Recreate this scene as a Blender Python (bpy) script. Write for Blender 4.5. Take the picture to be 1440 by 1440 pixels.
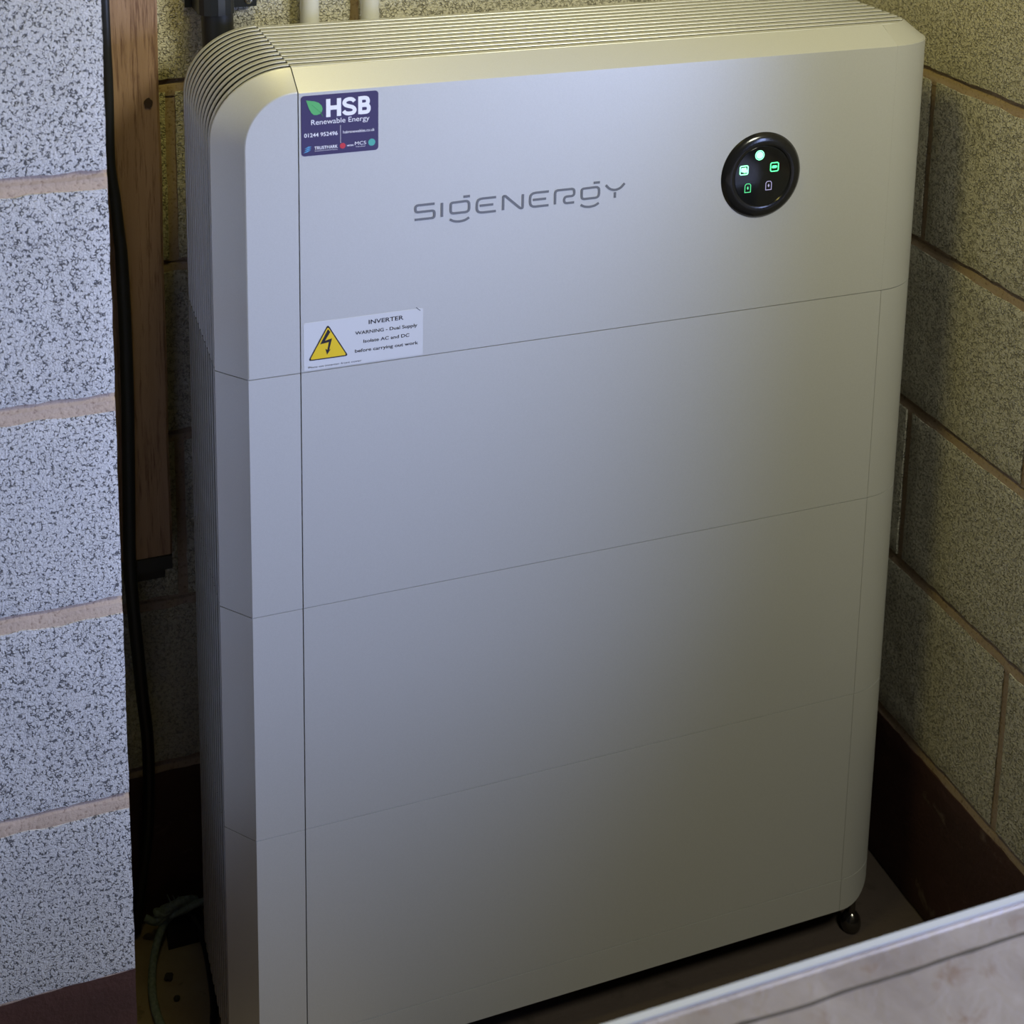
import bpy, bmesh, math, random
from mathutils import Vector, Matrix, Euler, noise
random.seed(7)
PI = math.pi
S = bpy.context.scene
COL = S.collection
for o in list(bpy.data.objects): bpy.data.objects.remove(o)

# ------------------------------------------------------------------ camera
cam = bpy.data.cameras.new('camera')
co = bpy.data.objects.new('camera', cam); COL.objects.link(co)
co.location = (-0.2991, -1.4240, 1.5204)
co.rotation_euler = (1.3806, -0.0172, -0.3490)
cam.sensor_width = 36; cam.lens = 2108.35/1440*36
cam.shift_x = 0; cam.shift_y = -769.4/1440
cam.clip_start = 0.02
cam.dof.use_dof = True; cam.dof.focus_distance = 1.66; cam.dof.aperture_fstop = 8
S.camera = co

# ------------------------------------------------------------------ light
S.view_settings.view_transform = 'Standard'; S.view_settings.look = 'None'
S.view_settings.exposure = 0.0; S.view_settings.gamma = 1.0
S.view_settings.use_curve_mapping = False
W = bpy.data.worlds.new('world'); S.world = W; W.use_nodes = True
bg = W.node_tree.nodes['Background']
bg.inputs[0].default_value = (0.80, 0.86, 1.0, 1); bg.inputs[1].default_value = 0.012

def light(name, kind, loc, energy, color, target=None, **kw):
    l = bpy.data.lights.new(name, kind); l.energy = energy; l.color = color
    for k, v in kw.items(): setattr(l, k, v)
    o = bpy.data.objects.new(name, l); COL.objects.link(o); o.location = loc
    if target is not None:
        o.rotation_euler = (Vector(target)-Vector(loc)).to_track_quat('-Z', 'Y').to_euler()
    return o
# daylight through the open garage door, front right, behind the end of the right wall
light('doorway_daylight', 'AREA', (1.20, -1.00, 1.10), 9.6, (0.43, 0.545, 1.0), (-0.5, 0.0, 0.8),
      shape='RECTANGLE', size=0.5, size_y=0.5, spread=1.4)
# the garage's warm ceiling lamp above the unit, and a warm fill added to brighten the front
light('garage_lamp', 'POINT', (0.03, -0.19, 2.08), 15.5, (1.0, 0.86, 0.24), shadow_soft_size=0.12)
light('added_warm_fill', 'POINT', (0.80, -1.16, 1.88), 58, (1.0, 0.99, 0.78), shadow_soft_size=0.20)

# ------------------------------------------------------------------ materials
def mat(name, col=(.5, .5, .5), rough=.5, metal=0.0, emis=None, estr=1.0, coat=0):
    m = bpy.data.materials.new(name); m.use_nodes = True
    b = m.node_tree.nodes['Principled BSDF']
    b.inputs['Base Color'].default_value = (*col, 1); b.inputs['Roughness'].default_value = rough
    b.inputs['Metallic'].default_value = metal
    if coat: b.inputs['Coat Weight'].default_value = coat; b.inputs['Coat Roughness'].default_value = .08
    if emis:
        b.inputs['Emission Color'].default_value = (*emis, 1); b.inputs['Emission Strength'].default_value = estr
    return m
class NT:
    def __init__(s, m): s.t = m.node_tree; s.n = s.t.nodes; s.l = s.t.links; s.b = s.n['Principled BSDF']
    def add(s, k, **kw):
        n = s.n.new(k)
        for a, v in kw.items():
            if a.startswith('i_'):
                key = a[2:].replace('_', ' '); n.inputs[key].default_value = v
            else: setattr(n, a, v)
        return n
    def link(s, a, b): s.l.new(a, b)
    def ramp(s, fac, stops):
        r = s.n.new('ShaderNodeValToRGB'); s.link(fac, r.inputs[0])
        e = r.color_ramp.elements
        while len(e) < len(stops): e.new(0.5)
        for i, (p, c) in enumerate(stops):
            e[i].position = p; e[i].color = (*c, 1) if len(c) == 3 else c
        return r.outputs[0]
    def mix(s, fac, a, b, mode='MIX'):
        n = s.n.new('ShaderNodeMix'); n.data_type = 'RGBA'; n.blend_type = mode
        for v, i in ((fac, 0), (a, 6), (b, 7)):
            if hasattr(v, 'links'): s.link(v, n.inputs[i])
            else: n.inputs[i].default_value = v if i == 0 else (*v, 1)
        return n.outputs[2]
    def noise(s, vec, scale, detail=3, rough=.55, dist=0):
        n = s.n.new('ShaderNodeTexNoise'); n.inputs['Scale'].default_value = scale
        n.inputs['Detail'].default_value = detail; n.inputs['Roughness'].default_value = rough
        n.inputs['Distortion'].default_value = dist
        if vec is not None: s.link(vec, n.inputs['Vector'])
        return n.outputs['Fac']
    def bump(s, h, strength, dist, normal=None):
        n = s.n.new('ShaderNodeBump'); n.inputs['Strength'].default_value = strength
        n.inputs['Distance'].default_value = dist; s.link(h, n.inputs['Height'])
        if normal is not None: s.link(normal, n.inputs['Normal'])
        return n.outputs[0]
def objvec(t):
    """object coordinates shifted by a per-object random value"""
    tc = t.add('ShaderNodeTexCoord'); oi = t.add('ShaderNodeObjectInfo')
    mu = t.add('ShaderNodeVectorMath', operation='SCALE'); mu.inputs[0].default_value = (31, 17, 23)
    t.link(oi.outputs['Random'], mu.inputs['Scale'])
    ad = t.add('ShaderNodeVectorMath', operation='ADD')
    t.link(tc.outputs['Object'], ad.inputs[0]); t.link(mu.outputs[0], ad.inputs[1])
    return ad.outputs[0], oi.outputs['Random']

def block_mat(name, light_c, mid_c, pit_c, scale, lo, hi, bump):
    """open-textured concrete: pale matrix broken by small worm-like voids"""
    m = mat(name, rough=.93); t = NT(m); v, rnd = objvec(t)
    w = t.add('ShaderNodeTexNoise'); w.inputs['Scale'].default_value = scale*.8; w.inputs['Detail'].default_value = 1
    t.link(v, w.inputs['Vector'])
    sc = t.add('ShaderNodeVectorMath', operation='SCALE'); t.link(w.outputs['Color'], sc.inputs[0]); sc.inputs['Scale'].default_value = 1.1/scale
    ad = t.add('ShaderNodeVectorMath', operation='ADD'); t.link(v, ad.inputs[0]); t.link(sc.outputs[0], ad.inputs[1])
    vo = t.add('ShaderNodeTexVoronoi'); vo.feature = 'DISTANCE_TO_EDGE'; vo.inputs['Scale'].default_value = scale
    t.link(ad.outputs[0], vo.inputs['Vector'])
    mask = t.noise(v, scale*.85, 2, .6)
    a = t.add('ShaderNodeMath', operation='MULTIPLY_ADD'); t.link(mask, a.inputs[0]); a.inputs[1].default_value = .95
    t.link(vo.outputs['Distance'], a.inputs[2])
    pit = t.ramp(a.outputs[0], [(lo, (0, 0, 0)), (hi, (1, 1, 1))])
    big = t.noise(v, 8, 3, .6)
    face = t.mix(big, light_c, mid_c)
    grain = t.noise(v, 900, 1, .5)
    face = t.mix(.3, face, t.ramp(grain, [(.3, (.2, .2, .2)), (.7, (.8, .8, .8))]), 'SOFT_LIGHT')
    t.link(t.mix(pit, pit_c, face), t.b.inputs['Base Color'])  # voids also coloured dark, partly standing in for the shade inside them
    t.b.inputs['Specular IOR Level'].default_value = .2
    hh = t.add('ShaderNodeMath', operation='MULTIPLY_ADD'); t.link(t.noise(v, 420, 3, .65), hh.inputs[0]); hh.inputs[1].default_value = 1.1
    t.link(pit, hh.inputs[2])
    t.link(t.bump(hh.outputs[0], bump, .0022), t.b.inputs['Normal'])
    return m
M = {}
M['block'] = block_mat('concrete_block', (.60, .59, .58), (.52, .51, .50), (.11, .11, .115), 300, .44, .55, .6)
M['block_r'] = block_mat('concrete_block_side', (.84, .81, .70), (.72, .69, .59), (.48, .455, .39), 250, .36, .60, 1.2)
def paint_mat():
    m = mat('dark_red_paint', rough=.62); t = NT(m); v, rnd = objvec(t)
    n = t.noise(v, 14, 5, .65); n2 = t.noise(v, 120, 3, .6)
    c = t.mix(n, (.035, .016, .014), (.085, .035, .028))
    c = t.mix(t.ramp(t.noise(v, 22, 4, .7, .5), [(.62, (0, 0, 0)), (.72, (1, 1, 1))]), c, (.14, .10, .085))
    t.link(c, t.b.inputs['Base Color']); t.link(t.bump(n2, .35, .003), t.b.inputs['Normal'])
    return m
M['paint'] = paint_mat()
def mortar_mat():
    m = mat('mortar', rough=.9); t = NT(m); tc = t.add('ShaderNodeTexCoord'); v = tc.outputs['Object']
    n = t.noise(v, 18, 4, .6); n2 = t.noise(v, 260, 3, .6)
    c = t.mix(n, (.40, .29, .22), (.50, .40, .31))
    c = t.mix(t.ramp(n2, [(.3, (0, 0, 0)), (.45, (1, 1, 1))]), (.27, .19, .14), c)
    t.link(c, t.b.inputs['Base Color']); t.link(t.bump(n2, .4, .002), t.b.inputs['Normal'])
    return m
M['mortar'] = mortar_mat()
def floor_mat():
    m = mat('dirty_concrete', rough=.85); t = NT(m); tc = t.add('ShaderNodeTexCoord'); v = tc.outputs['Object']
    n = t.noise(v, 7, 5, .6); n2 = t.noise(v, 60, 4, .6)
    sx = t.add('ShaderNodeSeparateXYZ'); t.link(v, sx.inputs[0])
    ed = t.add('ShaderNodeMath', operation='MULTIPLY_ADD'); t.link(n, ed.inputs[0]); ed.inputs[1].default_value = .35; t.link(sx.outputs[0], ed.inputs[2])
    dark_side = t.ramp(ed.outputs[0], [(.18, (0, 0, 0)), (.30, (1, 1, 1))])      # floor colour darkens toward the right, under and beyond the unit
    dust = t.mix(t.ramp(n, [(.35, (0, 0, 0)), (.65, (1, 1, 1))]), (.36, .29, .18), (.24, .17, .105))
    c = t.mix(dark_side, dust, (.060, .043, .036))
    c = t.mix(t.ramp(t.noise(v, 24, 4, .6, .4), [(.60, (0, 0, 0)), (.72, (1, 1, 1))]), c, (.04, .03, .022))
    t.link(c, t.b.inputs['Base Color']); t.link(t.bump(n2, .4, .004), t.b.inputs['Normal'])
    return m
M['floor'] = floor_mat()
def wood_mat():
    m = mat('old_timber', rough=.75); t = NT(m); tc = t.add('ShaderNodeTexCoord')
    mp = t.add('ShaderNodeMapping'); mp.inputs['Scale'].default_value = (26, 26, 1.6)
    t.link(tc.outputs['Object'], mp.inputs[0]); v = mp.outputs[0]
    n = t.noise(v, 3.2, 5, .6, .6); n2 = t.noise(v, 9, 4, .7, .2)
    c = t.mix(n, (.25, .145, .085), (.42, .27, .175))
    c = t.mix(t.ramp(n2, [(.34, (0, 0, 0)), (.5, (1, 1, 1))]), (.17, .09, .055), c)
    t.link(c, t.b.inputs['Base Color']); t.link(t.bump(n2, .35, .002), t.b.inputs['Normal'])
    return m
M['wood'] = wood_mat()
M['knot'] = mat('wood_knot', (.045, .024, .014), .8)
def silver_mat():
    m = mat('silver_satin_paint', (.60, .60, .585), .42, .35); t = NT(m); tc = t.add('ShaderNodeTexCoord')
    n = t.noise(tc.outputs['Object'], 900, 2, .5)
    t.link(t.mix(n, (.57, .57, .555), (.64, .64, .625)), t.b.inputs['Base Color'])
    t.link(t.bump(n, .06, .0006), t.b.inputs['Normal'])
    return m
M['silver'] = silver_mat()
M['core'] = mat('dark_core', (.03, .03, .033), .6)
M['black_gloss'] = mat('black_glass', (.006, .007, .008), .07, 0, coat=.6)
M['bezel'] = mat('black_bezel', (.012, .012, .013), .18, 0, coat=.3)
M['green'] = mat('green_light', (.02, .4, .12), .4, 0, (.10, 1.0, .32), 2.2)
M['green_bright'] = mat('green_light_bright', (.02, .4, .12), .4, 0, (.25, 1.0, .50), 3.0)
M['green_dim'] = mat('green_light_dim', (.02, .3, .12), .4, 0, (.12, .75, .30), 1.0)
M['violet'] = mat('pale_light', (.2, .2, .3), .4, 0, (.45, .40, .70), .7)
M['grey_print'] = mat('grey_print', (.14, .145, .16), .5)
M['navy'] = mat('sticker_navy', (.055, .045, .115), .38)
M['white_print'] = mat('white_print', (.80, .80, .84), .5)
M['leaf'] = mat('leaf_green', (.10, .40, .14), .5)
M['leaf_vein'] = mat('leaf_vein', (.05, .22, .08), .5)
M['teal'] = mat('teal_print', (.08, .38, .33), .5)
M['red_print'] = mat('red_print', (.50, .04, .06), .5)
M['blue_print'] = mat('blue_print', (.10, .35, .62), .5)
M['film'] = mat('white_vinyl', (.565, .57, .585), .35)
M['yellow'] = mat('warning_yellow', (.72, .50, .025), .45)
M['black_print'] = mat('black_print', (.02, .018, .025), .5)
M['black_rubber'] = mat('black_rubber', (.014, .015, .018), .42)
M['black_plastic'] = mat('black_plastic', (.016, .018, .022), .35)
M['white_plastic'] = mat('white_pvc', (.74, .74, .72), .35)
M['zinc'] = mat('zinc_screw', (.75, .74, .70), .25, .9)
M['slot'] = mat('screw_slot', (.02, .02, .02), .6)
M['chrome'] = mat('foot_metal', (.16, .15, .14), .16, .95)
def rope_mat():
    m = mat('weathered_rope', rough=.9); t = NT(m); tc = t.add('ShaderNodeTexCoord')
    w = t.noise(tc.outputs['Object'], 220, 2, .5)
    t.link(t.mix(w, (.10, .13, .12), (.34, .42, .39)), t.b.inputs['Base Color'])
    t.link(t.bump(w, .5, .003), t.b.inputs['Normal']); return m
M['rope'] = rope_mat()
def steel_mat():
    m = mat('worn_steel', rough=.48, metal=.25); t = NT(m); tc = t.add('ShaderNodeTexCoord'); v = tc.outputs['Object']
    n = t.noise(v, 11, 6, .65, .4); n2 = t.noise(v, 45, 5, .7, .6)
    c = t.mix(t.ramp(n, [(.3, (0, 0, 0)), (.7, (1, 1, 1))]), (.17, .145, .145), (.27, .24, .235))
    c = t.mix(t.ramp(n2, [(.55, (0, 0, 0)), (.75, (1, 1, 1))]), c, (.16, .11, .09))
    t.link(c, t.b.inputs['Base Color']); t.link(t.bump(n2, .3, .004), t.b.inputs['Normal']); return m
M['steel'] = steel_mat()
M['bare_edge'] = mat('bare_steel_edge', (.46, .48, .52), .35, .3)

# ------------------------------------------------------------------ mesh helpers
ROOT = {}
def finish(name, bm, m, parent=None, smooth=None, bevel=0, **props):
    """bm is in world coordinates; children are stored in their root's frame"""
    if bevel:
        es = [e for e in bm.edges if len(e.link_faces) == 2 and e.calc_face_angle(0) > .6]
        bmesh.ops.bevel(bm, geom=es, offset=bevel, segments=2, affect='EDGES', profile=.6, clamp_overlap=True)
    bmesh.ops.recalc_face_normals(bm, faces=bm.faces[:])
    r = parent
    while r is not None and r.parent is not None: r = r.parent
    if r is not None: bmesh.ops.translate(bm, verts=bm.verts, vec=-Vector(r.location))
    me = bpy.data.meshes.new(name); bm.to_mesh(me); bm.free()
    me.materials.append(m if not isinstance(m, str) else M[m])
    if smooth is not None:
        me.polygons.foreach_set('use_smooth', [True]*len(me.polygons))
        me.set_sharp_from_angle(angle=smooth)
    o = bpy.data.objects.new(name, me); COL.objects.link(o); o.parent = parent
    for k, v in props.items(): o[k] = v
    return o
def thing(name, label, cat, loc=(0, 0, 0), group=None):
    o = bpy.data.objects.new(name, None); COL.objects.link(o); o.location = loc
    o.empty_display_size = .05; o['label'] = label; o['category'] = cat
    if group: o['group'] = group
    return o
def own_origin(o, loc):
    """move a top-level mesh's origin to loc"""
    o.data.transform(Matrix.Translation(-Vector(loc))); o.location = loc
    return o
def box(bm, x0, x1, y0, y1, z0, z1):
    v = [bm.verts.new(p) for p in ((x0,y0,z0),(x1,y0,z0),(x1,y1,z0),(x0,y1,z0),(x0,y0,z1),(x1,y0,z1),(x1,y1,z1),(x0,y1,z1))]
    for f in ((0,3,2,1),(4,5,6,7),(0,1,5,4),(1,2,6,5),(2,3,7,6),(3,0,4,7)): bm.faces.new([v[i] for i in f])
    return v
def prism(bm, pts0, pts1):
    """closed solid between two matching polygons of 3-D points"""
    a = [bm.verts.new(p) for p in pts0]; b = [bm.verts.new(p) for p in pts1]
    n = len(a); bm.faces.new(a[::-1]); bm.faces.new(b)
    for i in range(n):
        j = (i+1) % n; bm.faces.new((a[i], a[j], b[j], b[i]))
def grid(bm, rows):
    vs = [[bm.verts.new(p) for p in r] for r in rows]
    for i in range(len(vs)-1):
        for j in range(len(vs[0])-1):
            q = [vs[i][j], vs[i][j+1], vs[i+1][j+1], vs[i+1][j]]
            try: bm.faces.new(q)
            except ValueError: pass
    return vs
def tube(bm, pts, r, seg=12, cap=True):
    pts = [Vector(p) for p in pts]; rings = []
    up = Vector((0, 0, 1)); prev = None
    for i, p in enumerate(pts):
        d = (pts[min(i+1, len(pts)-1)]-pts[max(i-1, 0)]).normalized()
        if prev is None:
            u = d.cross(up); u = d.cross(Vector((1, 0, 0))) if u.length < .01 else u
        else: u = prev-d*prev.dot(d)
        u.normalize(); w = d.cross(u); prev = u
        rr = r[i] if isinstance(r, (list, tuple)) else r
        rings.append([bm.verts.new(p+(u*math.cos(a)+w*math.sin(a))*rr) for a in [2*PI*k/seg for k in range(seg)]])
    for a, b in zip(rings, rings[1:]):
        for k in range(seg):
            j = (k+1) % seg; bm.faces.new((a[k], a[j], b[j], b[k]))
    if cap: bm.faces.new(rings[0][::-1]); bm.faces.new(rings[-1])
def lathe(bm, prof, c, axis='z', seg=32):
    c = Vector(c); rings = []
    for r, h in prof:
        ring = []
        for k in range(seg):
            a = 2*PI*k/seg
            if axis == 'z': p = Vector((r*math.cos(a), r*math.sin(a), h))
            else: p = Vector((r*math.cos(a), -h, r*math.sin(a)))
            ring.append(bm.verts.new(c+p))
        rings.append(ring)
    for a, b in zip(rings, rings[1:]):
        for k in range(seg):
            j = (k+1) % seg; bm.faces.new((a[k], a[j], b[j], b[k]))
    bm.faces.new(rings[0][::-1]); bm.faces.new(rings[-1])
def smooth_path(pts, n=6):
    pts = [Vector(p) for p in pts]; out = []
    for i in range(len(pts)-1):
        p0, p1, p2, p3 = pts[max(i-1, 0)], pts[i], pts[i+1], pts[min(i+2, len(pts)-1)]
        for k in range(n):
            t = k/n
            out.append(.5*((2*p1)+(-p0+p2)*t+(2*p0-5*p1+4*p2-p3)*t*t+(-p0+3*p1-3*p2+p3)*t**3))
    out.append(pts[-1]); return out
def fillet(pts, r, n=4):
    """round the inner corners of a 2-D polyline"""
    out = [pts[0]]
    for i in range(1, len(pts)-1):
        p, a, b = Vector(pts[i]), Vector(pts[i-1]), Vector(pts[i+1])
        u, v = (a-p), (b-p); rr = min(r, u.length*.49, v.length*.49)
        s, e = p+u.normalized()*rr, p+v.normalized()*rr
        for k in range(n+1):
            t = k/n; out.append(tuple((1-t)**2*s+2*t*(1-t)*p+t*t*e))
    out.append(pts[-1]); return out
def ribbon(bm, pts, w, y0, th, closed=False):
    """stroke of width w in the x-z plane, standing th proud of y0"""
    P = [Vector(p) for p in pts]; n = len(P); L = []; Rr = []
    for i in range(n):
        a = P[(i-1) % n] if closed or i > 0 else None
        b = P[(i+1) % n] if closed or i < n-1 else None
        d1 = (P[i]-a).normalized() if a is not None else (b-P[i]).normalized()
        d2 = (b-P[i]).normalized() if b is not None else d1
        nn = Vector((-(d1+d2).y, (d1+d2).x)); nn.normalize()
        k = max(.5, nn.dot(Vector((-d1.y, d1.x)))); o = nn*(w/2/k)
        L.append(P[i]+o); Rr.append(P[i]-o)
    V = lambda p, y: bm.verts.new((p.x, y, p.y))
    fl = [V(p, y0-th) for p in L]; fr = [V(p, y0-th) for p in Rr]
    bl = [V(p, y0) for p in L]; br = [V(p, y0) for p in Rr]
    m = n if closed else n-1
    for i in range(m):
        j = (i+1) % n
        for q in ((fl[i], fl[j], fr[j], fr[i]), (fl[i], bl[i], bl[j], fl[j]), (fr[i], fr[j], br[j], br[i])): bm.faces.new(q)
    if not closed:
        bm.faces.new((fl[0], fr[0], br[0], bl[0])); bm.faces.new((fl[-1], bl[-1], br[-1], fr[-1]))
def poly(bm, pts, y0, th):
    prism(bm, [(p[0], y0, p[1]) for p in pts], [(p[0], y0-th, p[1]) for p in pts])
def rrect(x0, x1, z0, z1, r, n=5):
    out = []
    for cx, cz, a0 in ((x1-r, z1-r, 0), (x0+r, z1-r, 90), (x0+r, z0+r, 180), (x1-r, z0+r, 270)):
        for k in range(n+1):
            a = math.radians(a0+90*k/n); out.append((cx+r*math.cos(a), cz+r*math.sin(a)))
    return out
def text(name, s, x0, x1, z, h, mname, parent, y0, bold=0, th=.0002, spacing=1, **props):
    """flat lettering: s fitted between x0 and x1, baseline z, cap height h"""
    cu = bpy.data.curves.new(name, 'FONT'); cu.body = s; cu.size = 1; cu.offset = bold
    cu.space_character = spacing; cu.resolution_u = 4
    to = bpy.data.objects.new(name, cu); COL.objects.link(to)
    dg = bpy.context.evaluated_depsgraph_get(); dg.update()
    me = bpy.data.meshes.new_from_object(to.evaluated_get(dg))
    bpy.data.objects.remove(to); bpy.data.curves.remove(cu)
    xs = [v.co.x for v in me.vertices]; a, b = min(xs), max(xs)
    cap = .70 + bold
    bm = bmesh.new(); bm.from_mesh(me); bpy.data.meshes.remove(me)
    for v in bm.verts:
        x, y = v.co.x, v.co.y
        v.co = (x0+(x-a)/(b-a)*(x1-x0), y0-th, z+y/cap*h)
    return finish(name, bm, mname, parent, **props)

# ------------------------------------------------------------------ walls
def block_mesh(name, L, H, T, m, seed, step=.012, rough=.0009, chip=.003, ends=(0, 0)):
    """concrete block, front face at y=0 spanning x 0..L, z 0..H; worn edges"""
    nx = max(2, round(L/step)); nz = max(2, round(H/step)); bm = bmesh.new(); rows = []
    for j in range(-1, nz+2):
        row = []
        for i in range(-1, nx+2):
            ii, jj = min(max(i, 0), nx), min(max(j, 0), nz)
            x, z = L*ii/nx, H*jj/nz
            y = rough*noise.noise((x*55+seed*9, z*55, seed)) + rough
            ex = (ii in (0, nx)); ez = (jj in (0, nz))
            if i in (-1, nx+1) or j in (-1, nz+1): y = T
            if ez and not ex:
                c = chip*noise.noise((x*45+seed*5, jj*3.1, seed*2)) + .6*chip*noise.noise((x*130, jj*7.1, seed*3))
                z += c if jj == 0 else -c
                if y < T: y += .0010
            if ex:
                c = chip*.35*noise.noise((z*45, ii*1.3+seed, seed*4)); x += c if ii == 0 else -c
                if y < T: y += .0010
            row.append((x, y, z))
        rows.append(row)
    grid(bm, rows)
    bmesh.ops.recalc_face_normals(bm, faces=bm.faces[:])
    me = bpy.data.meshes.new(name); bm.to_mesh(me); bm.free(); me.materials.append(m)
    me.polygons.foreach_set('use_smooth', [True]*len(me.polygons)); me.set_sharp_from_angle(angle=.7)
    return me
def wall_root(name, x0, x1, y0, y1, z0, z1):
    bm = bmesh.new(); box(bm, x0, x1, y0, y1, z0, z1)
    o = finish(name, bm, 'mortar'); o['kind'] = 'structure'; return o
FZ = -0.10
wall_back = wall_root('wall_back', -1.3, 0.90, 0.3345, 0.43, FZ, 2.30)
wall_right = wall_root('wall_right', 0.8395, 0.922, -0.535, 0.3300, FZ, 2.30)
wall_left = wall_root('wall_left', -1.04, -0.1995, -0.0405, 0.3300, FZ, 2.30)
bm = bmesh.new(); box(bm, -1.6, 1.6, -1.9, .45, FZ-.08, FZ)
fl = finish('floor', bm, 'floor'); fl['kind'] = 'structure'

def lay(wall, face, plane, u0, u1, courses, joint0, mname, rot, T=.09, gap=.012, sign=1):
    """courses: list of (z0, z1) block heights; joint0: joint position of even courses along u"""
    cache = {}
    for ci, (z0, z1, mn) in enumerate(courses):
        j = joint0 + (.225 if ci % 2 else 0)
        if mn == 'paint': j = joint0+(.10 if joint0 > -.3 else 0)
        while j > u0: j -= .45
        segs = []
        while j < u1:
            a, b = max(j+gap/2, u0), min(j+.45-gap/2, u1)
            if b-a > .02: segs.append((a, b))
            j += .45
        for si, (a, b) in enumerate(segs):
            key = (round(b-a, 3), round(z1-z0, 3), mn)
            if key not in cache or (len(cache[key]) < 3):
                cache.setdefault(key, []).append(block_mesh('block', b-a, z1-z0, T, M[mn], random.random()*50,
                                   chip=.0024 if mn != 'paint' else .002))
            me = random.choice(cache[key])
            o = bpy.data.objects.new('block', me); COL.objects.link(o); o.parent = wall
            dy = random.uniform(-.0006, .0006)
            if face == 'y': o.location = (a, plane+dy, z0)
            elif face == '-x': o.location = (plane+dy, b, z0); o.rotation_euler = (0, 0, -PI/2)   # faces -x
            else: o.location = (plane+dy, a, z0); o.rotation_euler = (0, 0, PI/2)                   # faces +x
    # struck mortar: bed joints slope out to a bright lower edge under a shaded recess; perpends are flatter
    fr = {'y': lambda u, d, z: (u, plane+d, z), '-x': lambda u, d, z: (plane+d, u, z), '+x': lambda u, d, z: (plane-d, u, z)}[face]
    n = max(4, round((u1-u0)/.012))
    for (a0, a1, _), (b0, b1, _) in zip(courses, courses[1:]):
        g = b0-a1; bm = bmesh.new(); rows = []; sd = random.random()*40
        for k in range(n+1):
            u = u0+(u1-u0)*k/n; w_ = .0010*noise.noise((u*28, sd, 0)); w2 = .0016*noise.noise((u*40, sd, 5))
            rows.append([fr(u, d+w_, z) for d, z in ((.012, a1-.005), (.0036, a1-.005), (.0030, a1), (.0036, a1+g*.25), (.0050, a1+g*.52+w2), (.0078, a1+g*.66+w2), (.0088, b0), (.0088, b0+.005))])
        grid(bm, rows); finish('mortar_bed', bm, 'mortar', wall, smooth=.5)
    for ci, (z0, z1, mn) in enumerate(courses):
        j = joint0 + (.225 if ci % 2 else 0)
        if mn == 'paint': j = joint0+(.10 if joint0 > -.3 else 0)
        while j > u0: j -= .45
        while j < u1:
            if u0+.03 < j < u1-.03:
                bm = bmesh.new()
                grid(bm, [[fr(j+du, d+.0006*noise.noise((z*30, j*9, du)), z) for du, d in ((-gap*.8, .0042), (-gap*.3, .0048), (gap*.3, .0048), (gap*.8, .0042))] for z in [z0-.004+(z1-z0+.008)*k/16 for k in range(17)]])
                finish('mortar_joint', bm, 'mortar', wall, smooth=.5)
            j += .45
def courses_from(levels, gap, mn, first_paint=True):
    out = []
    for i in range(len(levels)-1):
        out.append((levels[i]+gap/2, levels[i+1]-gap/2, 'paint' if (first_paint and i == 0) else mn))
    return out
lev_main = [FZ-.006, .128, .362, .588, .812, 1.037, 1.262, 1.487, 1.712, 1.937, 2.162, 2.30]
lay(wall_right, '-x', .830, -.54, .326, courses_from(lev_main, .016, 'block_r'), .107, 'block_r', 0)
lay(wall_back, 'y', .325, -1.3, .828, courses_from(lev_main, .016, 'block_r'), -.085, 'block_r', 0)
lev_pier = [FZ-.006, .192, .397, .6165, .832, 1.0555, 1.280, 1.505, 1.730, 1.955, 2.18, 2.30]
cp = courses_from(lev_pier, .019, 'block')
cp[0] = (cp[0][0], .1965, 'paint'); cp[1] = (.1985, cp[1][1], 'block')
lay(wall_left, 'y', -.050, -1.04, -.190, cp, -.36, 'block', 0, T=.1)
lay(wall_left, '+x', -.190, .058, .320, cp, .20, 'block', 0, T=.02)

# ------------------------------------------------------------------ floor debris, timber, pipes, cable
PX0, PX1 = -.166, -.1035
post = thing('timber_post', 'rough upright timber post on the block wall beside the pier', 'post', (-.135, .30, .462))
bm = bmesh.new(); rows = []
nz = 60
for j in range(nz+1):
    z = .462+(2.25-.462)*j/nz
    wob = .0012*noise.noise((z*9, 2, 0)); w2 = .0012*noise.noise((z*9, 7, 0))
    x0, x1, y0, y1 = PX0+wob, PX1+w2, .272+.0006*noise.noise((z*20, 0, 4)), .3235
    c = .003
    rows.append([(x0, y1, z), (x0, y0+c, z), (x0+c, y0, z), (x1-c, y0, z), (x1, y0+c, z), (x1, y1, z), (x0, y1, z)])
vs = grid(bm, rows)
bm.faces.new(vs[0][:6]); bm.faces.new(vs[-1][:6][::-1])
bmesh.ops.remove_doubles(bm, verts=bm.verts, dist=1e-6)
finish('post_body', bm, 'wood', post, smooth=.6)
bm = bmesh.new()
pts = []
for k in range(14):
    a = 2*PI*k/14; r = .0052*(1+.3*noise.noise((math.cos(a)*2, math.sin(a)*2, 3)))
    pts.append((-.1165+r*math.cos(a)*.95, 1.0335+r*math.sin(a)*1.1))
poly(bm, pts, .2722, .0016)
finish('knot', bm, 'knot', post)
# shadowy block-end ledge under the post: black boxes in place of its shadow
br = thing('shadow_ledge', 'black stand-in for the shadowed ledge under the foot of the timber post', 'shadow ledge', (-.135, .31, .448))
bm = bmesh.new(); box(bm, -.162, -.104, .270, .324, .444, .4615)
finish('plate', bm, 'black_rubber', br, bevel=.002)
bm = bmesh.new(); box(bm, -.158, -.108, .315, .3245, .405, .446)
finish('back_plate', bm, 'black_rubber', br, bevel=.002)

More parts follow.
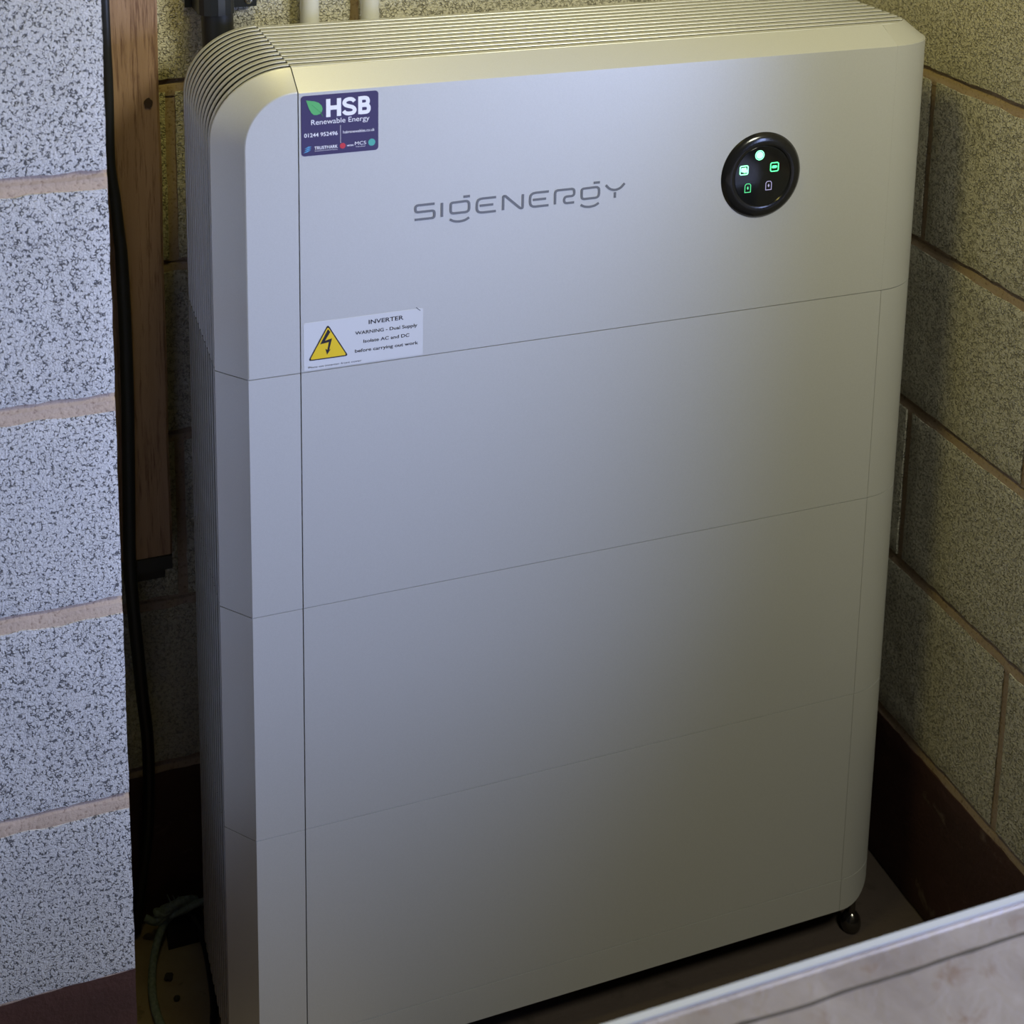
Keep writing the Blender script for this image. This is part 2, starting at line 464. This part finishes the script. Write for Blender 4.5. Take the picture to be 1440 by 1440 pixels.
# black cable
cp_ = [(-.1615, .262, 2.2), (-.163, .262, 1.5), (-.1620, .262, 1.156), (-.1608, .262, 1.061), (-.1615, .262, .97), (-.1575, .262, .926),
       (-.1545, .262, .88), (-.1525, .262, .846), (-.1510, .262, .706), (-.1538, .262, .54), (-.1552, .262, .472), (-.1525, .264, .40),
       (-.1480, .270, .33), (-.1440, .278, .27), (-.1385, .290, .20), (-.138, .300, .12), (-.142, .308, .04), (-.152, .312, -.03), (-.160, .312, -.092)]
bm = bmesh.new(); P = smooth_path(cp_, 5); tube(bm, P, [.0056+.0020*min(1, max(0, (.98-p.z)/.15)) for p in P], 12)
cab = finish('black_cable', bm, 'black_rubber', smooth=1)
own_origin(cab, (-.135, .30, -.092))
cab['label'] = 'long black cable hanging down in front of the timber post'; cab['category'] = 'cable'

# white conduits
for k, (x, lab) in enumerate(((.0795, 'white plastic conduit on the block wall, nearer the black pipe'),
                              (.154, 'white plastic conduit on the block wall, second from the black pipe'))):
    bm = bmesh.new(); tube(bm, [(x, .308, .80), (x, .308, 2.2)], .0115, 20)
    o = finish('white_conduit', bm, 'white_plastic', smooth=1); own_origin(o, (x, .308, .80))
    o['label'] = lab; o['category'] = 'pipe'; o['group'] = 'white conduits behind the battery unit'

# black pipe with saddle
bp_ = thing('black_pipe', 'thick black pipe with screwed saddle clamp above the top left corner', 'pipe', (-.032, .295, .9))
bm = bmesh.new(); P = smooth_path([(-.030, .285, .9), (-.032, .285, 1.05), (-.034, .284, 1.12), (-.036, .284, 1.25), (-.036, .284, 1.6), (-.036, .284, 2.2)], 5)
tube(bm, P, .0185, 20); finish('pipe_tube', bm, 'black_rubber', bp_, smooth=1)
bm = bmesh.new()
pr = [(-.066, .3235), (-.066, .3195), (-.058, .3195), (-.057, .285)]
for k in range(9):
    a = PI-PI*k/8; pr.append((-.036+.0215*math.cos(a), .283-.0205*math.sin(a)))
pr += [(-.0142, .3065), (.016, .3065), (.016, .3235)]
prism(bm, [(x, y, 1.132) for x, y in pr], [(x, y, 1.185) for x, y in pr])
sd = finish('saddle_clamp', bm, 'black_plastic', bp_)
bm = bmesh.new(); lathe(bm, [(.0046, 0), (.0046, .0012), (.0034, .0026), (.0012, .0031)], (.0065, .3065, 1.1395), 'y', 20)
finish('screw', bm, 'zinc', sd, smooth=.6)
bm = bmesh.new()
for a in (0, PI/2):
    d = Vector((math.cos(a+.2), math.sin(a+.2))); c = Vector((.0065, 1.1395))
    ribbon(bm, [tuple(c-d*.0024), tuple(c+d*.0024)], .0009, .3037, .0004)
finish('screw_slot', bm, 'slot', bp_)

# ------------------------------------------------------------------ the battery unit
w, R, ZT, DC, HC, WC, D = .054, .700, 1.110, .033, .0172, .0290, .230
EA, EB = .0640, .050            # plan semi-axes of the rounded right end
G = .0005                      # half seam
unit = thing('battery_unit', 'tall silver-grey stacked home battery and inverter unit with round black display', 'battery unit', (.34, .115, FZ))
SEAMS = [0, .27, .54, .81]
def endcurve(n=14, a=EA, b=EB, x0=R, y0=0):
    return [(x0+a*math.sin(PI/2*k/n), y0+b*(1-math.cos(PI/2*k/n))) for k in range(n+1)]
NR = 12; RP = (D-DC-.004)/NR
def make_module(z0, z1, name, fins=True, zc=None):
    za, zb = z0+G, z1-G
    bm = bmesh.new(); pl = [(-w-WC+.0095, DC+.004), (-w-WC+.0095, D-.002), (R+EA-.006, D-.002), (R+EA-.006, EB), (R+.03, DC+.004)]
    prism(bm, [(x, y, z0) for x, y in pl], [(x, y, z1-.0002) for x, y in pl])
    body = finish(name, bm, 'core', unit)
    # main front panel
    bm = bmesh.new(); box(bm, .0006, R-.0002, 0, .009, za, zb)
    finish('front_panel', bm, 'silver', body, bevel=.0009, smooth=.5)
    # corner strip with chamfer, left
    pl = [(-.0006, 0), (-w, 0), (-w-WC, DC), (-w-WC, DC+.003), (-w-WC+.008, DC+.003), (-.0006, .009)]
    bm = bmesh.new(); prism(bm, [(x, y, za) for x, y in pl], [(x, y, zb) for x, y in pl])
    finish('corner_strip', bm, 'silver', body, bevel=.0010)
    # rounded right end
    c = endcurve(); inner = [(R+(EA-.004)*math.sin(PI/2*k/14), .004+(EB-.004)*(1-math.cos(PI/2*k/14))) for k in range(15)]
    pl = [(R+.0002, 0)]+c[1:]+[(R+EA, D), (R+EA-.004, D)]+inner[::-1]
    bm = bmesh.new()
    if zc is None: prism(bm, [(x, y, za) for x, y in pl], [(x, y, zb) for x, y in pl])
    else:
        f = lambda x: za+zc*max(0, (x-R-.008)/(EA-.008))**2.2
        prism(bm, [(x, y, f(x)) for x, y in pl], [(x, y, zb) for x, y in pl])
    for f_ in bm.faces: f_.smooth = True
    finish('end_panel', bm, 'silver', body, smooth=.5)
    if fins:
        bm = bmesh.new(); wb = bmesh.new()
        for k in range(NR):
            y = DC+.006+RP*k
            box(bm, -w-WC, -w-WC+.0009, y, y+RP*.50, za, zb)
            box(wb, -w-WC+.0009, -w-WC+.0105, y+.001, y+RP*.50-.001, za, zb)
        finish('side_fins', bm, 'silver', body, kind='stuff')
        finish('fin_webs', wb, 'core', body, kind='stuff')
    return body
# plinth
make_module(-.047, 0, 'base_cover', fins=True, zc=.026)
for s in SEAMS[:3]: make_module(s, s+.27, 'battery_module')

# inverter module with its rounded corner
za = .81+G
bm = bmesh.new()
arcN = 20
ZC = 1.055
def arc(rx, rz, n=arcN): return [(-rx*math.cos(PI/2*k/n), ZC+rz*math.sin(PI/2*k/n)) for k in range(n+1)]
inn = [(-w, za)]+arc(w, ZT-ZC)
out = [(-w-WC, za)]+arc(w+WC, ZT+HC-ZC)
# dark core following the corner
base = [(-(w+WC-.009), .81)]+arc(w+WC-.009, ZT+HC-ZC-.009)+[(R+.030, ZT+HC-.009), (R+.030, .81)]
prism(bm, [(x, DC+.004, z) for x, z in base], [(x, D-.002, z) for x, z in base])
inv = finish('inverter_module', bm, 'core', unit)
# corner strip
bm = bmesh.new(); rows = []
for (xi, zi), (xo, zo) in zip(inn, out):
    xf = -.0006; b = .0007
    d = Vector((xo-xi, zo-zi)).normalized()
    rows.append([(xf, .008, min(zi, ZT-.001)), (xf, b, min(zi, ZT-.001)), (xf, 0, min(zi, ZT-.001)), (min(xi-d.x*b, xf), 0, zi-d.y*b), (min(xi+d.x*b*.8, xf), b*.9, zi+d.y*b*.8),
                 (min(xo-d.x*.0006, xf), DC-.0006, zo-d.y*.0006), (min(xo, xf), DC, zo), (min(xo, xf), DC+.0035, zo), (min(xo-d.x*.008, xf), DC+.0035, zo-d.y*.008)])
vs = grid(bm, rows)
bm.faces.new(vs[0]); bmesh.ops.remove_doubles(bm, verts=bm.verts, dist=1e-6)
finish('corner_strip', bm, 'silver', inv, smooth=.35)
# front panel
bm = bmesh.new()
prof = [(0, za), (0, ZT-.0009), (.0009, ZT), (DC-.0008, ZT+HC-.0008), (DC, ZT+HC), (DC+.002, ZT+HC), (DC+.002, ZT+HC-.009), (.010, ZT-.006), (.010, za)]
prism(bm, [(.0006, y, z) for y, z in prof], [(R+.00005, y, z) for y, z in prof])
finish('front_panel', bm, 'silver', inv, smooth=.45)
# right end with rim and chamfer running round it
N = 16
oc = endcurve(N)+[(R+EA, D)]
ic = [(R+.046*math.sin(PI/2*k/N), DC+.034*(1-math.cos(PI/2*k/N))) for k in range(N+1)]+[(R+.046, D)]
bm = bmesh.new(); rows = []
for (x, y), (xi, yi) in zip(oc, ic):
    x, xi = max(x, R+.0001), max(xi, R+.0001)
    nrm = Vector((x-xi, y-yi)); nrm.normalize()
    r1 = Vector((x, y))-nrm*.0007
    rows.append([(x, y, za), (x, y, ZT-.0007), (r1.x if x > R+.001 else x, r1.y, ZT), (r1.x-nrm.x*.0012 if x > R+.001 else x, r1.y-nrm.y*.0012, ZT), (xi, yi, ZT+HC), (xi, yi+.003, ZT+HC-.006)])
grid(bm, rows)
finish('end_panel', bm, 'silver', inv, smooth=.45)
# top ribs (right part) and wrapped ribs (left part), each one a piece
def xend(y):
    t = min(1, max(0, (y-DC)/.034)); return R+.046*math.sin(math.acos(1-t)) - .001
bm = bmesh.new(); box(bm, .0008, R+.044, D-.003, D, .81, ZT+HC-.002); finish('back_plate', bm, 'silver', inv)
webs = bmesh.new()
for k in range(NR):
    y0 = DC+.0040+RP*k; y1 = y0+RP*.60
    bm = bmesh.new()
    zt = ZT+HC
    pr = [(y0, zt-.0010), (y0+.0004, zt), (y1-.0004, zt), (y1, zt-.0010)]
    prism(bm, [(.0008, y, z) for y, z in pr], [(xend(y), y, z) for y, z in pr])
    finish('top_rib', bm, 'silver', inv)
    box(webs, .0008, xend(y0)-.002, y0+.0012, y1-.001, zt-.010, zt-.0009)
for k in range(NR):
    y0 = DC+.0078+RP*k; y1 = y0+RP*.46
    bm = bmesh.new(); rows = []; wr = []
    oo = [(-w-WC, za)]+arc(w+WC, ZT+HC-ZC+.0012)
    for i, (x, z) in enumerate(oo):
        d = Vector((-1, 0)) if i < 1 else Vector((-math.cos(PI/2*(i-1)/arcN), math.sin(PI/2*(i-1)/arcN)))
        f = lambda off, y: (min(x-d.x*off, -.0006), y, z-d.y*off)
        rows.append([f(.0011, y0), f(0, y0+.0004), f(0, y1-.0004), f(.0011, y1)])
        wr.append([f(.011, y0+.0012), f(.0010, y0+.0012), f(.0010, y1-.001), f(.011, y1-.001)])
    vs = grid(bm, rows); bm.faces.new(vs[0]); bm.faces.new(vs[-1][::-1])
    for a_, b_ in zip(vs, vs[1:]): bm.faces.new((a_[0], a_[-1], b_[-1], b_[0]))
    finish('corner_rib', bm, 'silver', inv, smooth=.4)
    grid(webs, wr)

finish('rib_webs', webs, 'core', inv, kind='stuff')
# dark recess and feet under the plinth
bm = bmesh.new(); box(bm, -.06, R+.02, .035, D-.01, -.082, -.0465)
finish('base_frame', bm, 'core', unit, bevel=.003)
for x, y in ((.733, .014), (-.03, .05), (.72, .20), (-.03, .20)):
    bm = bmesh.new()
    lathe(bm, [(.011, 0), (.0125, .002), (.0135, .008), (.0125, .016), (.009, .022), (.005, .025), (.0045, .056)], (x, y+.006, FZ), 'z', 24)
    finish('levelling_foot', bm, 'chrome', unit, smooth=.8)

# ---- wordmark
YF = 0.0
bm = bmesh.new()
hb = .0017; base_z = .9632; H = .0155
def st(pts, x0, r=.0022, wd=.0026): ribbon(bm, fillet([(x0+a, base_z+b) for a, b in pts], r), wd, YF, .0004)
wS = .0215
st([(wS, H), (0.0008, H), (0.0008, H*.52), (wS, H*.52), (wS, 0), (0, 0)], .1215, .003)
st([(0, 0), (0, H)], .1512)
def gee(x0):
    st([(.0012, H*.6), (.0012, H*.92), (.0216, H*.95), (.0216, H*.16), (.0012, H*.16), (.0012, H*.62)], x0, .0045)
    st([(.0004, -.0038), (.0045, -.0063), (.011, -.0073), (.0175, -.0063), (.0216, -.0038)], x0, .003)
    st([(.0150, H*1.27), (.0222, H*1.27)], x0, wd=.0027)
gee(.1596)
def ee(x0):
    st([(.0225, H), (.0012, H), (.0012, 0), (.0225, 0)], x0, .006)
    st([(.0045, H*.5), (.0195, H*.5)], x0)
ee(.1885)
st([(0, 0), (0, H), (.0025, H), (.0195, 0), (.0222, 0), (.0222, H)], .2192, .0022)
ee(.2485)
st([(0, 0), (0, H), (.0222, H), (.0222, H*.48), (.0105, H*.48), (.0105, 0), (.0222, 0)], .2785, .0035)
gee(.3082)
st([(0, H), (.0045, H*.68), (.0110, H*.56), (.0175, H*.68), (.0222, H)], .3378, .003)
st([(.0110, 0), (.0110, H*.42)], .3378)
finish('wordmark', bm, 'grey_print', unit, label='thin grey wordmark lettering with rounded strokes')

# ---- round display
DXc, DZc, DR = .5288, .9712, .0499
bm = bmesh.new()
lathe(bm, [(DR+.0006, -.001), (DR+.0006, .0004), (DR, .0010), (DR-.001, .0026), (DR-.0045, .0048), (DR-.010, .0058), (DR-.0135, .0050), (DR-.0145, .0036), (.001, .0036)], (DXc, 0, DZc), 'y', 72)
disp = finish('display', bm, 'bezel', unit, smooth=.7, label='round glossy black display with small green lit icons')
bm = bmesh.new(); lathe(bm, [(DR-.0150, .0030), (DR-.0150, .0041), (.001, .0042)], (DXc, 0, DZc), 'y', 64)
finish('glass', bm, 'black_gloss', disp, smooth=.5)
YI = -.0043
def icon(name, parts, m, **p):
    bm = bmesh.new()
    for kind, a in parts:
        if kind == 'r': ribbon(bm, a[0], a[1], YI, .0003, a[2] if len(a) > 2 else False)
        else: poly(bm, a, YI, .0003)
    return finish(name, bm, m, disp, **p)
def circ(cx, cz, r, n=20): return [(cx+r*math.cos(2*PI*k/n), cz+r*math.sin(2*PI*k/n)) for k in range(n)]
icon('grid_icon', [('p', circ(.5238, .9962, .0042)), ('r', (circ(.5238, .9962, .0054), .0007, True))], 'green_bright')
cx, cz = .5046, .9803
icon('solar_icon', [('r', (rrect(cx-.005, cx+.005, cz-.005, cz+.005, .0018), .0011, True)), ('p', rrect(cx-.0036, cx+.0030, cz-.0020, cz+.0030, .001)), ('p', rrect(cx-.001, cx+.0042, cz-.003, cz+.0005, .001))], 'green_bright')
cx, cz = .5434, .9806
icon('home_icon', [('r', (rrect(cx-.005, cx+.005, cz-.005, cz+.005, .0018), .0011, True)), ('p', rrect(cx-.0030, cx+.0028, cz-.0014, cz+.0018, .001)), ('r', ([(cx-.0034, cz-.0005), (cx+.0036, cz+.0005)], .0009))], 'green')
def batt(cx, cz): return [('r', ([(cx-.0030, cz-.0050), (cx-.0036, cz-.0050), (cx-.0036, cz+.0032), (cx-.0020, cz+.0050), (cx+.0020, cz+.0050), (cx+.0036, cz+.0032), (cx+.0036, cz-.0050), (cx-.0036, cz-.0050)], .0007)), ('p', [(cx, cz-.0022), (cx+.0011, cz), (cx, cz+.0022), (cx-.0011, cz)])]
icon('battery_icon', batt(.5104, .9588), 'green_dim'); icon('signal_icon', batt(.5370, .9592), 'violet')

# ---- navy installer sticker
SX, SZ = .0028, 1.0432
bm = bmesh.new(); poly(bm, rrect(SX, SX+.0796, SZ, SZ+.0628, .0035), 0, .0003)
st1 = finish('navy_sticker', bm, 'navy', unit, label='dark purple-blue sticker with a green leaf and white lettering')
Y1 = -.0003
U = lambda u, v: (SX+u*.001*.995, SZ+v*.001*.985)
bm = bmesh.new()
lf = [(5.3, 59), (9, 58.3), (14, 57.3), (18, 55.6), (21, 52.5), (22, 49), (21.3, 46), (19.5, 43.8), (16, 42.9), (13, 43.2), (10.5, 45.5), (8.4, 49.5), (6.8, 54)]
poly(bm, [U(*p) for p in lf][::-1], Y1, .0002); finish('leaf_logo', bm, 'leaf', st1)
bm = bmesh.new(); ribbon(bm, [U(11, 54), U(15, 50), (U(19.5, 45.5)), U(20.8, 43.5)], .0003, Y1-.0002, .0001)
ribbon(bm, [U(19.8, 46), U(22.2, 40.8)], .0007, Y1-.0002, .0001); finish('leaf_vein', bm, 'leaf_vein', st1)
def T1(name, s, u0, u1, v, h, m='white_print', **k):
    (a, z), (b, _) = U(u0, v), U(u1, v); return text(name, s, a, b, z, h*.001, m, st1, Y1, **k)
def stroke_letter(strokes, wd):
    bm = bmesh.new()
    for k, q in enumerate(strokes): ribbon(bm, [U(*p) for p in q], wd*.001, Y1, .0002+.00006*k)
    finish('lettering', bm, 'white_print', st1)
stroke_letter([[(27.9, 39.7), (27.9, 58.8)], [(38.9, 40.0), (38.9, 58.8)], [(29, 49.4), (38, 49.4)]], 4.4)
sp = [(55.0, 54.2), (53.0, 56.3), (49.6, 57.0), (45.9, 56.0), (44.4, 53.4), (45.8, 50.9), (49.4, 49.4), (53.3, 48.0), (55.2, 45.3), (53.9, 42.6), (50.0, 41.7), (46.0, 42.3), (43.6, 44.7)]
stroke_letter([[(p.x, p.y) for p in smooth_path([(a, b, 0) for a, b in sp], 3)]], 3.9)
stroke_letter([[(60.9, 40.0), (60.9, 58.8)], fillet([(61, 57.0), (69.0, 57.0), (69.0, 49.9), (61, 49.9)], 3.4), fillet([(61, 49.3), (69.9, 49.3), (69.9, 41.8), (61, 41.8)], 3.7)], 4.0)
T1('lettering', 'Renewable Energy', 10.2, 70.6, 32.7, 5.4)
T1('lettering', '01244 952496', 2.9, 37.4, 20.0, 4.1, bold=.012)
T1('lettering', 'hsbrenewables.co.uk', 43, 76, 20.9, 3.0, bold=.006)
T1('lettering', 'TRUSTMARK', 13.4, 37.4, 6.3, 3.3, bold=.015)
T1('lettering', 'Government Endorsed Quality', 13.6, 37.4, 4.3, 1.1)
T1('lettering', 'MCS', 55.3, 67, 7.3, 3.6)
T1('lettering', 'Certified', 56.3, 66, 5.0, 1.1)
T1('lettering', 'NICEIC', 47.2, 54, 6.8, 1.5, bold=.03)
bm = bmesh.new(); ribbon(bm, [U(40.4, 30), U(40.4, 11)], .0003, Y1, .0002); finish('divider_line', bm, 'white_print', st1)
bm = bmesh.new()
for d in (0, 2.2, 4.4): poly(bm, [U(2+d*.3, 3.5+d), U(6+d*.3, 4.3+d), U(10+d*.1, 6.6+d*.7), U(6+d*.3, 5.8+d)], Y1, .0002)
finish('trust_emblem', bm, 'blue_print', st1)
bm = bmesh.new(); c = U(42.6, 7.8); poly(bm, circ(c[0], c[1], .0030, 12), Y1, .0002); finish('red_emblem', bm, 'red_print', st1)
bm = bmesh.new(); c = U(73, 8.8); poly(bm, circ(c[0], c[1], .0037, 20), Y1, .0002); finish('round_emblem', bm, 'teal', st1)

# ---- warning sticker
bm = bmesh.new(); poly(bm, rrect(.0032, .1310, .8119, .8642, .0015), 0, .0002)
st2 = finish('warning_sticker', bm, 'film', unit, label='white warning sticker with yellow lightning triangle')
Y2 = -.0002
tri = [(.0287, .8600), (.0076, .8222), (.0503, .8222)]
def rtri(p, r):
    out = []
    for i in range(3):
        c, a, b = Vector(p[i]), Vector(p[i-1]), Vector(p[(i+1) % 3])
        s, e = c+(a-c).normalized()*r, c+(b-c).normalized()*r
        for k in range(5):
            t = k/4; out.append(tuple((1-t)**2*s+2*t*(1-t)*c+t*t*e))
    return out
bm = bmesh.new(); poly(bm, rtri(tri, .0035), Y2, .00015); finish('triangle_border', bm, 'black_print', st2)
cen = Vector((.0289, .8348)); ti = [tuple(cen+(Vector(p)-cen)*.90) for p in tri]
bm = bmesh.new(); poly(bm, rtri(ti, .0025), Y2-.00015, .0001); finish('yellow_triangle', bm, 'yellow', st2)
bm = bmesh.new()
Y3 = Y2-.00025
bolt = [(.0287, .8548), (.0313, .8515), (.0255, .8425), (.0330, .8442), (.0300, .8318), (.0316, .8326), (.0276, .8268), (.0259, .8335), (.0280, .8322), (.0296, .8404), (.0205, .8392)]
poly(bm, bolt, Y3, .0001); finish('lightning_bolt', bm, 'black_print', st2)
def T2(s, x0, x1, z, h, bold=0): return text('lettering', s, x0, x1, z, h, 'black_print', st2, Y2, bold=bold, th=.00015)
T2('INVERTER', .0721, .1097, .8544, .0047, .016)
T2('WARNING - Dual Supply', .0577, .1249, .8443, .0037, .016)
T2('Isolate AC and DC', .0664, .1162, .8343, .0037, .016)
T2('before carrying out work', .0574, .1260, .8245, .0037, .016)
T2('Place on inverter front cover', .0081, .0643, .8139, .0022)
bm = bmesh.new(); ribbon(bm, [(.1236, .8660), (.1256, .8640), (.1282, .8618)], .0008, Y2, .0001); finish('smudge', bm, 'grey_print', st2)

# ------------------------------------------------------------------ loop of rope and small litter, lower left
FL = FZ
rp = thing('rope_loop', 'loop of grey-green rope with a frayed knot on the floor beside the battery unit', 'rope', (-.11, .22, FL))
loop = [(-.100, .312, FL+.025), (-.122, .300, FL+.022), (-.138, .272, FL+.014), (-.1475, .235, FL+.008), (-.150, .195, FL+.007), (-.144, .155, FL+.007), (-.128, .125, FL+.007), (-.105, .115, FL+.007), (-.088, .130, FL+.007)]
bm = bmesh.new(); tube(bm, smooth_path(loop, 6), .0052, 10); finish('strand', bm, 'rope', rp, smooth=1)
loop = [(-.088, .130, FL+.007), (-.080, .170, FL+.006), (-.077, .220, FL+.007), (-.078, .262, FL+.012), (-.086, .292, FL+.020), (-.100, .312, FL+.026)]
bm = bmesh.new(); tube(bm, smooth_path(loop, 6), .0052, 10); finish('strand', bm, 'black_rubber', rp, smooth=1)
bm = bmesh.new()
for k in range(7):
    a = .5+k*.9; x = -.112+.018*math.cos(a)+.004*k-.01; z = FL+.038+.006*math.sin(a*2)
    tube(bm, smooth_path([(x-.020, .300+.004*math.sin(a), z-.003), (x-.006, .294, z+.007*math.cos(k)), (x+.012, .298, z+.006), (x+.024, .305, z-.004)], 5), .0042, 8)
finish('knot', bm, 'rope', rp, smooth=1)
bm = bmesh.new()
for k in range(5):
    x = -.112+.004*k; tube(bm, [(x, .296, FL+.04), (x-.003+.002*k, .294, FL+.052), (x-.008+.003*k, .295, FL+.066-.003*k)], [.0014, .001, .0005], 6)
finish('frayed_end', bm, 'rope', rp, smooth=1, kind='stuff')
sk = thing('black_block', 'small black block lying on the floor under the rope knot', 'block', (-.098, .296, FL))
bm = bmesh.new(); box(bm, -.122, -.074, .276, .318, FL, FL+.020)
finish('block_body', bm, 'black_rubber', sk, bevel=.004, smooth=.5)

def pebble(name, loc, r, m, label, seed, cat='rubble', group=None):
    bm = bmesh.new(); bmesh.ops.create_icosphere(bm, subdivisions=2, radius=r)
    for v in bm.verts:
        n = v.co.normalized(); v.co *= 1+.35*noise.noise(n*1.7+Vector((seed, 0, 0))); v.co.z = max(v.co.z*.8, -.6*r)
        v.co += Vector(loc)+Vector((0, 0, .6*r))
    o = finish(name, bm, m, smooth=.5); own_origin(o, loc); o['label'] = label; o['category'] = cat
    if group: o['group'] = group
    return o
M['crumb'] = mat('white_crumb', (.75, .74, .70), .8)
M['grit'] = mat('dark_grit', (.05, .04, .03), .9)
pebble('plaster_crumb', (.400, -.020, FL), .0062, 'crumb', 'small white crumb on the floor just in front of the battery unit', 3)
pebble('floor_lump', (-.1275, .232, FL), .0055, 'grit', 'dark lump of dirt inside the rope loop, nearer the knot', 5)
pebble('floor_lump', (-.122, .198, FL), .0040, 'grit', 'small dark speck of dirt inside the rope loop, nearer the front', 9)

# ------------------------------------------------------------------ steel chest, blurred in the foreground
CX0, CX1, CY1, CY0, CZ = -.02, .98, -.70, -1.12, .6905
chest = thing('steel_chest', 'worn brownish grey steel chest top with bright bare edge, blurred in the foreground', 'chest', (.39, -.91, FZ))
bm = bmesh.new(); box(bm, CX0+.012, CX1-.012, CY0+.012, CY1-.012, FZ, CZ-.03)
finish('chest_body', bm, 'steel', chest, bevel=.004)
bm = bmesh.new()
pr = [(CY1, CZ-.032), (CY1, CZ), (CY1-.006, CZ), (CY1-.0075, CZ-.0012), (CY0, CZ-.0012), (CY0, CZ-.032)]
prism(bm, [(CX0, y, z) for y, z in pr], [(CX1, y, z) for y, z in pr])
finish('lid', bm, 'steel', chest)
bm = bmesh.new(); box(bm, CX0, CX1, CY1-.0045, CY1+.0008, CZ-.010, CZ+.0016)
finish('rim', bm, 'bare_edge', chest, bevel=.0012, smooth=.5, label='bright bare metal rim')
bm = bmesh.new()
a = [(CX0+.01+(CX1-CX0-.02)*k/80, CY1-.0265+.0022*noise.noise((k*.31, 0, 0)), .0011+.0014*abs(noise.noise((k*.5, 3, 0)))) for k in range(81)]
grid(bm, [[(x, y-t, CZ-.0010) for x, y, t in a], [(x, y-t*.5, CZ-.0006) for x, y, t in a], [(x, y+t, CZ-.0010) for x, y, t in a]])
finish('dirt_line', bm, 'grit', chest)
